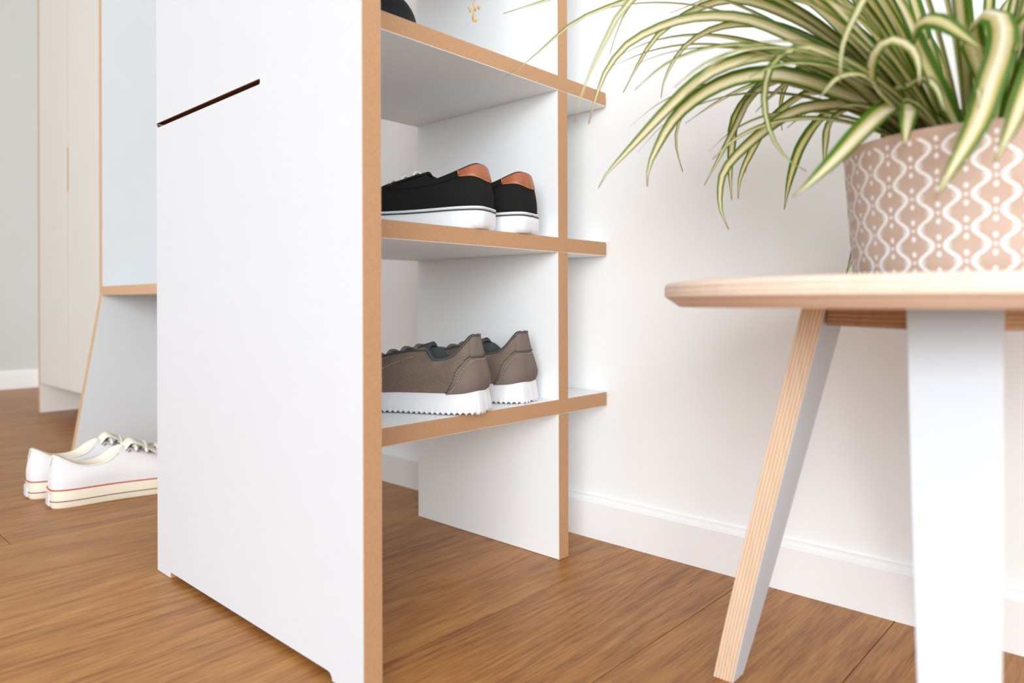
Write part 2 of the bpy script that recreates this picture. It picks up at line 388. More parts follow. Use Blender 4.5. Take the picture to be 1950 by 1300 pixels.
# ------------------------------------------------------------------ shoes
def build_shoe(root, lv, sole, p):
    """lv: five curves of 8 (x,y,z) points from heel centre to toe along one side; sole: dict; p: style dict"""
    NT, NV = 40, 22
    C_ = [catmull(c_, NT+1) for c_ in lv]                       # each (NT+1,3)
    G = np.zeros((NT+1, NV+1, 3))
    for i in range(NT+1):
        G[i] = catmull([c_[i] for c_ in C_], NV+1)
    G[0, :, 1] = 0; G[NT, :, 1] = 0
    def surf(side, t, v, off=0.):
        t = min(max(t, 0), 1)*NT; v = min(max(v, 0), 1)*NV
        i = min(int(t), NT-1); j = min(int(v), NV-1); a_, b_ = t-i, v-j
        q = lambda I, J: G[I, J]
        pnt = (q(i, j)*(1-a_)+q(i+1, j)*a_)*(1-b_)+(q(i, j+1)*(1-a_)+q(i+1, j+1)*a_)*b_
        du = G[i+1, j]-G[i, j]; dv = G[i, j+1]-G[i, j]
        if i == 0: du = np.array([0, 1e-3, 0.])+du*.3*0
        if i == NT-1 and a_ > .5: du = np.array([0, -1e-3, 0.])
        nn = np.cross(dv, du); L = np.linalg.norm(nn)
        nn = nn/L if L > 1e-12 else np.array([0, 0, 1.])
        # outward: away from the shoe's axis
        ctr = np.array([pnt[0] if .05 < pnt[0] < .2 else (.05 if pnt[0] <= .05 else .2), 0, pnt[2]-.03 if v > NV*.5 else pnt[2]])
        if np.dot(nn, pnt-ctr) < 0: nn = -nn
        pnt = pnt+nn*off
        return (pnt[0], side*pnt[1], pnt[2])
    # upper: closed ring
    V = []; F = []
    ring = [(1, i) for i in range(NT+1)]+[(-1, i) for i in range(NT-1, 0, -1)]
    R_ = len(ring)
    for sd, i in ring:
        for j in range(NV+1): V.append((G[i, j, 0], sd*G[i, j, 1], G[i, j, 2]))
    for a_ in range(R_):
        b_ = (a_+1) % R_
        for j in range(NV): F.append((a_*(NV+1)+j, b_*(NV+1)+j, b_*(NV+1)+j+1, a_*(NV+1)+j+1))
    UV = []
    for sd, i in ring:
        a_ = sum(float(np.linalg.norm(G[k_+1, 6]-G[k_, 6])) for k_ in range(i)); b_ = 0.
        for j in range(NV+1):
            if j: b_ += float(np.linalg.norm(G[i, j]-G[i, j-1]))
            UV.append((a_*100+(2 if sd < 0 else 0)*0, b_*100))
    mesh('upper', V, F, p['upper'], root, smooth=True, uv=UV)
    # lining: rim rolled inwards then down to a footbed
    V = []; F = []
    cx_ = float(G[:, NV, 0].mean())
    steps = [(0, 0), (.0012, .0012), (.003, .0008), (.0042, -.003), (.0055, -.014), (.006, -.028)]
    for sd, i in ring:
        x, y, z = G[i, NV]; y *= sd
        dx_, dy_ = cx_-x, -y; L = math.hypot(dx_, dy_) or 1
        for (ins, dz) in steps:
            zz = z+dz if dz > -.01 else max(z+dz, .0)
            V.append((x+dx_/L*ins, y+dy_/L*ins, max(zz, sole['z'][0]+.004)))
    ns = len(steps)
    for a_ in range(R_):
        b_ = (a_+1) % R_
        for j in range(ns-1): F.append((a_*ns+j, b_*ns+j, b_*ns+j+1, a_*ns+j+1))
    V.append((cx_, 0, sole['z'][0]+.006)); cidx = len(V)-1
    for a_ in range(R_): F.append((a_*ns+ns-1, ((a_+1) % R_)*ns+ns-1, cidx))
    mesh('lining', V, F, p['lining'], root, smooth=True)
    # sole: outline with a vertical profile
    out = catmull(sole['outline'], NT+1)
    ztop = np.interp(np.linspace(0, 1, NT+1), np.linspace(0, 1, len(sole['z'])), sole['z'])
    SUB = p.get('teeth', 0)
    fine_ = 12 if SUB else 1
    TT = NT*fine_
    out = catmull(sole['outline'], TT+1); ztop = np.interp(np.linspace(0, 1, TT+1), np.linspace(0, 1, len(sole['z'])), sole['z'])
    spring = np.interp(np.linspace(0, 1, TT+1), [0, .03, .12, .6, 1], [sole.get('heel_up', .0), .0005, 0, 0, sole.get('toe_up', .006)])
    seglen = np.concatenate([[0], np.cumsum(np.linalg.norm(np.diff(out[:, :2], axis=0), axis=1))])
    def sole_pt(i, h, off=0., sd=1):
        x, y = out[i, 0], out[i, 1]
        i0, i1 = max(i-1, 0), min(i+1, TT)
        tx, ty = out[i1, 0]-out[i0, 0], out[i1, 1]-out[i0, 1]
        if i == 0: tx, ty = 0, 1
        if i == TT: tx, ty = 0, -1
        L = math.hypot(tx, ty) or 1; nx, ny = -ty/L, tx/L
        fl = sole.get('flare', 0)*(1-h); fl *= (1.6 if i < TT*.12 else 1)
        xx, yy = x+nx*(off+fl), y+ny*(off+fl)
        z0 = spring[i]
        if SUB and h == 0: z0 += .0030*(abs(math.sin(seglen[i]*math.pi/.0065)))
        z = z0+(ztop[i]-z0)*h
        if i in (0, TT): yy = 0
        return (xx, sd*yy, z)
    rg = [(1, i) for i in range(TT+1)]+[(-1, i) for i in range(TT-1, 0, -1)]; RG = len(rg)
    prof = sole.get('prof', [(0, -.003), (0, -.0012), (.08, 0), (.5, .0004), (.93, 0), (1, -.001), (1, -.004)])
    V = []; F = []; q_ = len(prof)
    for sd, i in rg:
        for h, off in prof: V.append(sole_pt(i, h, off, sd))
    for a_ in range(RG):
        b_ = (a_+1) % RG
        for j in range(q_-1): F.append((a_*q_+j, b_*q_+j, b_*q_+j+1, a_*q_+j+1))
    F.append(tuple(a_*q_ for a_ in range(RG-1, -1, -1))); F.append(tuple(a_*q_+q_-1 for a_ in range(RG)))
    so = mesh('sole', V, F, p['sole'], root, smooth=True)
    for nm, h0, h1, mt in p.get('stripes', []):
        V = []; F = []
        for sd, i in rg:
            V += [sole_pt(i, h0, -.0003, sd), sole_pt(i, h0+.02, .0009, sd), sole_pt(i, h1-.02, .0009, sd), sole_pt(i, h1, -.0003, sd)]
        for a_ in range(RG):
            b_ = (a_+1) % RG
            for j in range(3): F.append((a_*4+j, b_*4+j, b_*4+j+1, a_*4+j+1))
        mesh(nm, V, F, mt, so, smooth=True)
    if p.get('heel_plate'):
        V = []; 
        a0 = sole_pt(0, .12, .0016)[0]; 
        box('heel_plate', (a0-.0006, -.011, ztop[0]*.12), (a0+.002, .011, ztop[0]*.72), p['heel_plate'], so, bev=.0006)
    # patches and stitched lines on the surface
    def patch(nm, tmax, vlo, vhi, mt, off=.0008, NTp=14, NVp=10, both=True, par=root, tmin=0.):
        V = []; F = []
        rows = []
        ss = [k_/NTp for k_ in range(-NTp, NTp+1)] if tmin == 0 else None
        def emit(cols):
            nonlocal V, F
            base_ = len(V)
            for sd, t in cols:
                lo_, hi_ = vlo(t), vhi(t)
                for j in range(NVp+1):
                    e_ = off if 0 < j < NVp else off*.2
                    V.append(surf(sd, t, lo_+(hi_-lo_)*j/NVp, e_))
            for a_ in range(len(cols)-1):
                for j in range(NVp): F.append((base_+a_*(NVp+1)+j, base_+(a_+1)*(NVp+1)+j, base_+(a_+1)*(NVp+1)+j+1, base_+a_*(NVp+1)+j+1))
        if tmin == 0: emit([(1 if s_ >= 0 else -1, abs(s_)*tmax) for s_ in ss])
        else:
            for sd in (1, -1):
                emit([(sd, tmin+(tmax-tmin)*k_/NTp) for k_ in range(NTp+1)])
                mesh(nm, V, F, mt, par, smooth=True); V = []; F = []
            return None
        return mesh(nm, V, F, mt, par, smooth=True)
    def seam(nm, path, mt, r=.0006, dash=None, par=root, off=.0009):
        """path: list of (t,v); drawn on both sides"""
        pp = catmull([(a_, b_, 0) for a_, b_ in path], 40)
        data = []
        for sd in (1, -1):
            pts = [surf(sd, a_, b_, off) for a_, b_, _ in pp]
            if dash is None:
                V, F = tube_data(pts, r, 5); mesh(nm, V, F, mt, par, smooth=True)
            else:
                L = 0; seg = []; run = []
                fine_pts = catmull(pts, 400)
                acc = 0; last = fine_pts[0]
                for q_ in fine_pts:
                    acc += np.linalg.norm(q_-last); last = q_
                    if (acc % (dash*1.7)) < dash: run.append(q_)
                    else:
                        if len(run) > 1: data.append(tube_data([run[0], run[-1]], r, 4))
                        run = []
        if dash is not None:
            V, F = merge(data)
            o = mesh(nm, V, F, mt, par, smooth=True); o['kind'] = 'stuff'
    return surf, patch, seam, G

def lace_rows(surf, ts, vin, wid, mt, root, r=.0022, lift=.003):
    """bars laid across the throat between matching points of the two sides"""
    for (t, v) in ts:
        a_ = np.array(surf(1, t, v, .0012)); b_ = np.array(surf(-1, t, v, .0012))
        pts = []
        for k_ in range(9):
            f = k_/8; q_ = a_*(1-f)+b_*f; q_[2] += lift*math.sin(math.pi*f); q_[0] += .0015*math.sin(math.pi*f)
            pts.append(q_)
        V, F = tube_data(pts, r, 6)
        mesh('lace', V, F, mt, root, smooth=True)

def tongue(root, pts, wid, mt, th=.0035):
    """pts along centre line, a curved padded strip"""
    P_ = catmull(pts, 12); V = []; F = []; m_ = 7
    for k_, q_ in enumerate(P_):
        ww = wid*(1 if k_ < 10 else [1, .93, .78][k_-9])
        for sgn in (1, -1):
            for j in range(m_):
                f = j/(m_-1)*2-1
                V.append((q_[0], ww*f, q_[2]-.006*f*f+(th/2*sgn)*(1-.8*f*f)))
    for k_ in range(11):
        for s_ in range(2):
            for j in range(m_-1):
                a_ = (k_*2+s_)*m_+j; b_ = ((k_+1)*2+s_)*m_+j; F.append((a_, b_, b_+1, a_+1))
        a_ = (k_*2)*m_; b_ = ((k_+1)*2)*m_; F.append((a_, a_+m_, b_+m_, b_)); F.append((a_+m_-1, b_+m_-1, b_+2*m_-1, a_+2*m_-1))
    for k_ in (0, 11):
        for j in range(m_-1):
            a_ = k_*2*m_+j; F.append((a_, a_+1, a_+m_+1, a_+m_))
    return mesh('tongue', V, F, mt, root, smooth=True)

def dup(root, loc, rz, label):
    r = root.copy(); col.objects.link(r); r.location = Vector(loc)*S; r.rotation_euler = (0, 0, rz); r['label'] = label
    for ch in list(root.children):
        c_ = ch.copy(); col.objects.link(c_); c_.parent = r
        for g in list(ch.children):
            d_ = g.copy(); col.objects.link(d_); d_.parent = c_
    return r

OUT = [(0, 0, 0), (.004, .022, 0), (.03, .0315, 0), (.095, .0325, 0), (.175, .044, 0), (.238, .040, 0), (.268, .022, 0), (.278, 0, 0)]
# --- black canvas low shoe with brown leather heel
def black_shoe(loc, rz, label):
    root = thing('canvas_shoe', label, 'shoe', loc, rz, 'black canvas shoes')
    lv = [
     [(0, 0, .022), (.005, .021, .022), (.03, .0305, .022), (.095, .0315, .021), (.175, .043, .020), (.238, .039, .020), (.266, .021, .020), (.275, 0, .020)],
     [(-.001, 0, .038), (.006, .022, .038), (.032, .0315, .038), (.098, .0325, .037), (.175, .0425, .034), (.232, .036, .033), (.260, .019, .033), (.267, 0, .033)],
     [(.0012, 0, .053), (.008, .0205, .053), (.035, .029, .050), (.096, .032, .047), (.148, .036, .045), (.202, .031, .041), (.228, .015, .040), (.235, 0, .040)],
     [(.004, 0, .066), (.011, .0185, .066), (.039, .026, .057), (.078, .030, .052), (.102, .024, .059), (.128, .016, .0575), (.141, .008, .0555), (.144, 0, .055)],
     [(.0065, 0, .0745), (.013, .0165, .074), (.041, .0235, .0635), (.064, .026, .0575), (.077, .018, .0655), (.083, .012, .069), (.085, .006, .0695), (.085, 0, .0695)]]
    p = dict(upper=M['black_canvas'], lining=M['black_canvas'], sole=M['white_rubber'], stripes=[('dark_stripe', .80, .88, M['dark_stripe'])])
    surf, patch, seam, G = build_shoe(root, lv, dict(outline=OUT, z=[.0255, .0255, .025, .0235, .0225, .022, .0215, .0215], toe_up=.004, heel_up=.0015,
        prof=[(0, -.004), (.05, -.001), (.2, .0008), (.6, .0012), (.78, .0006), (.8, .0), (.9, 0), (.92, .0012), (.98, .0012), (1, 0), (1, -.004)]), p)
    ht = patch('heel_tab', .235, lambda t: .54+.20*(t/.235)**2, lambda t: 1., M['tan_leather'], .0011)
    seam('stitching', [(0, .54), (.08, .565), (.16, .635), (.235, .745), (.237, .87), (.237, 1)], M['orange_stitch'], .0006, None, ht)
    seam('piping', [(.237, .80), (.36, .66), (.47, .60), (.55, .62)], M['black_canvas'], .0009)
    seam('seam', [(.60, .0), (.60, .15), (.61, .32), (.64, .45), (.70, .5)], M['black_canvas'], .0009)
    patch('eyestay', .80, lambda t: .72, lambda t: .985, M['black_canvas'], .0013, tmin=.56)
    tongue(root, [(.080, 0, .0715), (.090, 0, .069), (.116, 0, .0605), (.146, 0, .053)], .014, M['black_canvas'])
    lace_rows(surf, [(.70, .93), (.72, .84), (.75, .77), (.78, .70), (.80, .62)], 0, .0, M['offwhite_lace'], root, .0019, .0065)
    return root
HB = math.pi+21*D2R
black_shoe((-.577, .588, .4159+.0003), HB, 'black canvas shoe with brown leather heel, nearer of its pair on the middle shelf')
# --- grey suede sneaker
def grey_shoe(loc, rz, label):
    root = thing('suede_sneaker', label, 'shoe', loc, rz, 'grey sneakers')
    lv = [
     [(.001, 0, .024), (.006, .022, .024), (.03, .0315, .023), (.095, .0315, .021), (.175, .042, .017), (.238, .038, .016), (.268, .021, .018), (.277, 0, .019)],
     [(-.003, 0, .036), (.003, .024, .036), (.028, .034, .036), (.095, .034, .036), (.170, .0415, .032), (.230, .035, .030), (.260, .018, .032), (.267, 0, .033)],
     [(-.001, 0, .050), (.006, .0225, .050), (.031, .032, .050), (.088, .034, .050), (.138, .036, .048), (.196, .031, .042), (.226, .015, .040), (.233, 0, .040)],
     [(.004, 0, .067), (.010, .018, .067), (.032, .0265, .060), (.070, .030, .058), (.094, .024, .065), (.120, .016, .062), (.132, .008, .060), (.135, 0, .060)],
     [(.0085, 0, .0875), (.012, .0125, .0865), (.031, .021, .0645), (.050, .0245, .0600), (.061, .019, .0690), (.068, .013, .0735), (.071, .006, .0745), (.071, 0, .0745)]]
    p = dict(upper=M['perf'], lining=M['grey_lining'], sole=M['white_rubber'], teeth=1)
    surf, patch, seam, G = build_shoe(root, lv, dict(outline=OUT, z=[.0285, .0275, .0255, .024, .020, .0175, .018, .020], toe_up=.010, heel_up=.002, flare=.0028,
        prof=[(0, -.006), (0, -.0005), (.12, .0), (.5, .0004), (.95, 0), (1, -.0015), (1, -.006)]), p)
    hc = patch('heel_counter', .30, lambda t: 0., lambda t: .70-.70*max(0., (t-.14)/.16)**1.6 if t > .14 else .70, M['nubuck'], .0013)
    seam('stitching', [(0, .66), (.10, .66), (.16, .62), (.21, .50), (.25, .32), (.285, .03)], M['pale_stitch'], .00042, .0016, hc, .0016)
    ht = patch('heel_tab', .15, lambda t: .70, lambda t: 1., M['nubuck'], .0016)
    seam('seam', [(0, .70), (.05, .70), (.10, .70), (.15, .71)], M['dark_piping'], .0007, None, ht, .0018)
    seam('seam', [(.15, .73), (.20, .66), (.26, .45), (.30, .02)], M['dark_piping'], .0006, None, hc, .0004)
    seam('piping', [(0, .995), (.1, .995), (.15, .995), (.25, .99), (.35, .99), (.45, .99), (.55, .99), (.62, .99)], M['dark_piping'], .0014)
    seam('stitching', [(.50, .80), (.50, .5), (.52, .25), (.56, .03)], M['pale_stitch'], .00042, .0016)
    seam('stitching', [(.60, .70), (.60, .45), (.615, .25), (.64, .03)], M['pale_stitch'], .00042, .0016)
    seam('piping', [(.60, .985), (.66, .86), (.70, .80), (.76, .75), (.82, .72)], M['dark_piping'], .0010)
    tongue(root, [(.064, 0, .0775), (.074, 0, .0745), (.104, 0, .0665), (.136, 0, .0575)], .015, M['grey_lining'], .005)
    lace_rows(surf, [(.69, .93), (.71, .85), (.735, .78), (.76, .72), (.78, .66)], 0, 0, M['grey_lace'], root, .0025, .0035)
    return root
g1 = grey_shoe((-.573, .574, .2068+.0003), math.pi+25*D2R, 'grey suede sneaker with white sole, nearer of its pair on the lowest shelf')
# --- white canvas sneaker
def white_shoe(loc, rz, label):
    root = thing('canvas_sneaker', label, 'shoe', loc, rz, 'white canvas sneakers')
    lv = [
     [(0, 0, .028), (.005, .021, .028), (.03, .0305, .028), (.095, .0315, .027), (.175, .043, .026), (.238, .039, .026), (.266, .021, .026), (.275, 0, .026)],
     [(-.001, 0, .045), (.006, .022, .045), (.032, .0315, .045), (.098, .0335, .046), (.175, .0425, .042), (.232, .036, .040), (.260, .019, .040), (.267, 0, .040)],
     [(.0012, 0, .060), (.008, .0205, .060), (.035, .029, .054), (.10, .031, .060), (.160, .034, .058), (.212, .028, .050), (.238, .014, .048), (.245, 0, .048)],
     [(.004, 0, .073), (.011, .0165, .073), (.039, .026, .061), (.088, .028, .063), (.122, .023, .075), (.150, .015, .070), (.168, .008, .066), (.172, 0, .065)],
     [(.006, 0, .083), (.012, .0125, .0805), (.041, .0235, .065), (.074, .0255, .065), (.095, .020, .078), (.107, .014, .0845), (.111, .007, .085), (.111, 0, .085)]]
    p = dict(upper=M['white_canvas'], lining=M['cream_lining'], sole=M['cream_rubber'], heel_plate=M['white_rubber'],
             stripes=[('red_stripe', .92, 1.0, M['red_stripe']), ('black_stripe', .34, .41, M['black_stripe'])])
    surf, patch, seam, G = build_shoe(root, lv, dict(outline=OUT, z=[.031, .031, .0305, .030, .029, .029, .029, .029], toe_up=.002), p)
    seam('stitching', [(.0, .97), (.1, .965), (.25, .96), (.4, .95), (.55, .95)], M['offwhite_lace'], .0008)
    patch('heel_tab', .02, lambda t: .62, lambda t: 1., M['white_canvas'], .0014, 4, 8)
    tongue(root, [(.106, 0, .072), (.111, 0, .087), (.120, 0, .0965), (.133, 0, .0915), (.150, 0, .080), (.176, 0, .0625)][::-1], .0185, M['cream_lining'], .003)
    rows = [(.595, .86), (.615, .78), (.635, .71), (.655, .64), (.675, .57), (.695, .50)]
    lace_rows(surf, rows[1:], 0, 0, M['offwhite_lace'], root, .0030, .013)
    for (t, v) in rows:
        for sd in (1, -1):
            c_ = surf(sd, t, v, .0012); e_ = surf(sd, t, v, .003)
            nn = Vector(e_)-Vector(c_); nn.normalize()
            s1 = nn.orthogonal().normalized(); s2 = nn.cross(s1)
            pts = [Vector(c_)+(s1*math.cos(q_)+s2*math.sin(q_))*.0034 for q_ in [2*math.pi*k_/12 for k_ in range(12)]]
            V, F = tube_data(pts, .0009, 6, True); mesh('eyelet', V, F, M['steel'], root, smooth=True)
    return root
w1 = white_shoe((-1.345, .338, .0003), 86*D2R, 'white canvas sneaker on the floor, the one nearer the tall shelf unit')

bs = [o for o in bpy.data.objects if o.name == 'canvas_shoe'][0]
dup(bs, (-.574, .659, .4159+.0003), math.pi+13*D2R, 'black canvas shoe with brown leather heel, farther of its pair beside the divider panel')
dup(g1, (-.590, .672, .2068+.0003), math.pi+14*D2R, 'grey suede sneaker with white sole, farther of its pair beside the divider panel')
dup(w1, (-1.437, .329, .0003), 87*D2R, 'white canvas sneaker on the floor, leftmost shoe in the photo')

# ------------------------------------------------------------------ round table
TC = (-.1172, .5971); ZT = .3466
tab = thing('side_table', 'low round table with plywood top and splayed white legs beside the shelf', 'table', (TC[0], TC[1], 0))
RT = .2032; K_ = 96
prof = [(0, ZT), (RT-.004, ZT), (RT-.0012, ZT-.001), (RT, ZT-.0035), (RT, ZT-.0105), (RT-.0115, ZT-.0185), (0, ZT-.0185)]
V = []; F = []; fm = []; lam = []
for i in range(K_):
    a_ = 2*math.pi*i/K_
    for r_, z in prof[1:-1]:
        V.append((r_*math.cos(a_), r_*math.sin(a_), z)); lam.append((ZT-z)/.0185)
m_ = len(prof)-2
for i in range(K_):
    b_ = (i+1) % K_
    for j in range(m_-1): F.append((i*m_+j, i*m_+j+1, b_*m_+j+1, b_*m_+j)); fm.append(1)
F.append(tuple(i*m_ for i in range(K_))); fm.append(0)
F.append(tuple(i*m_+m_-1 for i in range(K_-1, -1, -1))); fm.append(0)
top = mesh('tabletop', V, F, [M['white'], M['ply_top']], tab, fm, lam=lam)
zb = ZT-.0185
def leg(ang):
    u = Vector((math.cos(ang), math.sin(ang), 0)); t = Vector((-u.y, u.x, 0))
    zz = [0, .04, .075, .12, .17, .24, .31, zb]
    wd = [.42, .60, .70, .79, .86, .94, 1.0, 1.03]
    V = []; lam = []; F = []; fm = []
    for z, q_ in zip(zz, wd):
        r_ = .1805-.0792*z/.31; h = .0500*q_/2
        for (o_, s_, l_) in ((0, -1, 0), (0, 1, 0), (-.0185, 1, 1), (-.0185, -1, 1)):
            p_ = u*(r_+o_)+t*(s_*h); V.append((p_.x, p_.y, z)); lam.append(l_)
    k_ = len(zz)
    for i in range(k_-1):
        for j in range(4):
            F.append((i*4+j, i*4+(j+1) % 4, (i+1)*4+(j+1) % 4, (i+1)*4+j)); fm.append(0 if j in (0, 2) else 1)
    F += [(3, 2, 1, 0), tuple((k_-1)*4+j for j in range(4))]; fm += [1, 1]
    o = mesh('leg', V, F, [M['leg_white'], M['ply']], tab, fm, lam=lam); bevel(o, .0004, 1)
    return o
angs = [180+1.0, 270+12.5, 5, 90+5]
for a_ in angs: leg(a_*D2R)
pl = []
for a_ in angs[:2]+[angs[2]+360, angs[3]+360]:
    u = Vector((math.cos(a_*D2R), math.sin(a_*D2R))); t = Vector((-u.y, u.x))
    for s_ in (-1, 1): q_ = u*.079+t*(s_*.022); pl.append((q_.x, q_.y))
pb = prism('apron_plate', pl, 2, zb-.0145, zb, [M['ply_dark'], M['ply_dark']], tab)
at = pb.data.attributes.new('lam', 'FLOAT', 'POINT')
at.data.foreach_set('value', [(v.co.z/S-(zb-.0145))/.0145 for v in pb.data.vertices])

# ------------------------------------------------------------------ plant in a printed pot
PC = (-.100, .600); HP = .0965
plant = thing('potted_plant', 'variegated spider plant in a beige pot with white wavy lines, on the table', 'plant', (PC[0], PC[1], ZT))
def lathe(name, prof, m, parent, K_=72, smooth=True, cap=True):
    V = []; F = []
    for r_, z in prof:
        for i in range(K_): a_ = 2*math.pi*i/K_; V.append((r_*math.cos(a_), r_*math.sin(a_), z))
    for j in range(len(prof)-1):
        for i in range(K_): b_ = (i+1) % K_; F.append((j*K_+i, j*K_+b_, (j+1)*K_+b_, (j+1)*K_+i))
    if cap: F.append(tuple(range(K_-1, -1, -1)))
    return mesh(name, V, F, m, parent, smooth=smooth)
lathe('pot', [(.0785, 0), (.0805, .0015), (.0815, .015), (.084, .05), (.0868, .088), (.0875, .094), (.0870, .0962), (.0855, HP), (.084, .0955), (.083, .085), (.082, .07)], M['pot'], plant)
lathe('soil', [(.0825, .078), (.06, .081), (.03, .084), (.005, .085)], M['soil'], plant, 40)

fwv = Vector((-math.sin(YAW), math.cos(YAW), 0)); rtv = Vector((math.cos(YAW), math.sin(YAW), 0)); EYE = Vector((0, 0, .33168))
def at_px(u, v, d):           # a measured photo point at depth d -> place in the room
    return EYE+d*(fwv+rtv*((u-975)/1352.89)+Vector((0, 0, -(v-576.5)/1352.89)))
PB = Vector((PC[0], PC[1], ZT))
def make_leaf(pts, wid, nrm, m='leaf', fold=.25, twist=0., taper0=.55):
    """pts: centre line relative to the plant's base (plant units)"""
    NL = 26; P_ = catmull(pts, 140)
    far = P_[:, 1] > .14; P_[far, 1] = .14+.06*np.tanh((P_[far, 1]-.14)/.06)     # leaves bend away from the wall
    # resample by arc length so that widths run evenly
    d_ = np.concatenate([[0], np.cumsum(np.linalg.norm(np.diff(P_, axis=0), axis=1))]); tot = d_[-1]
    Q = np.array([[np.interp(tot*i/NL, d_, P_[:, c_]) for c_ in range(3)] for i in range(NL+1)])
    V = []; F = []; uv = []; prev = None
    for i in range(NL+1):
        s_ = i/NL
        t = Vector(Q[min(i+1, NL)]-Q[max(i-1, 0)]).normalized()
        sd = t.cross(Vector(nrm)); 
        if sd.length < .15 and prev is not None: sd = prev.copy()
        sd.normalize()
        if prev is not None and sd.dot(prev) < 0: sd = -sd
        if prev is not None: sd = (sd*.5+prev*.5); sd = (sd-t*sd.dot(t)).normalized()
        prev = sd.copy()
        if twist: sd = Matrix.Rotation(twist*s_, 3, t) @ sd
        nn = sd.cross(t).normalized()
        ww = wid*.5*min(1, taper0+(1-taper0)*min(1, s_/.35))*(1 if s_ < .5 else max(.0, 1-((s_-.5)/.5)**2.1))
        ww = max(ww, .0004)
        for x in (-1, -.5, 0, .5, 1):
            q_ = Vector(Q[i])+sd*(ww*x)+nn*(abs(x)*ww*fold*2*(1-.4*s_))
            V.append(tuple(q_)); uv.append((x*.5+.5, s_))
    for i in range(NL):
        for j in range(4): a_ = i*5+j; F.append((a_, a_+1, a_+6, a_+5))
    return mesh('leaf', V, F, M[m], plant, smooth=True, uv=uv)

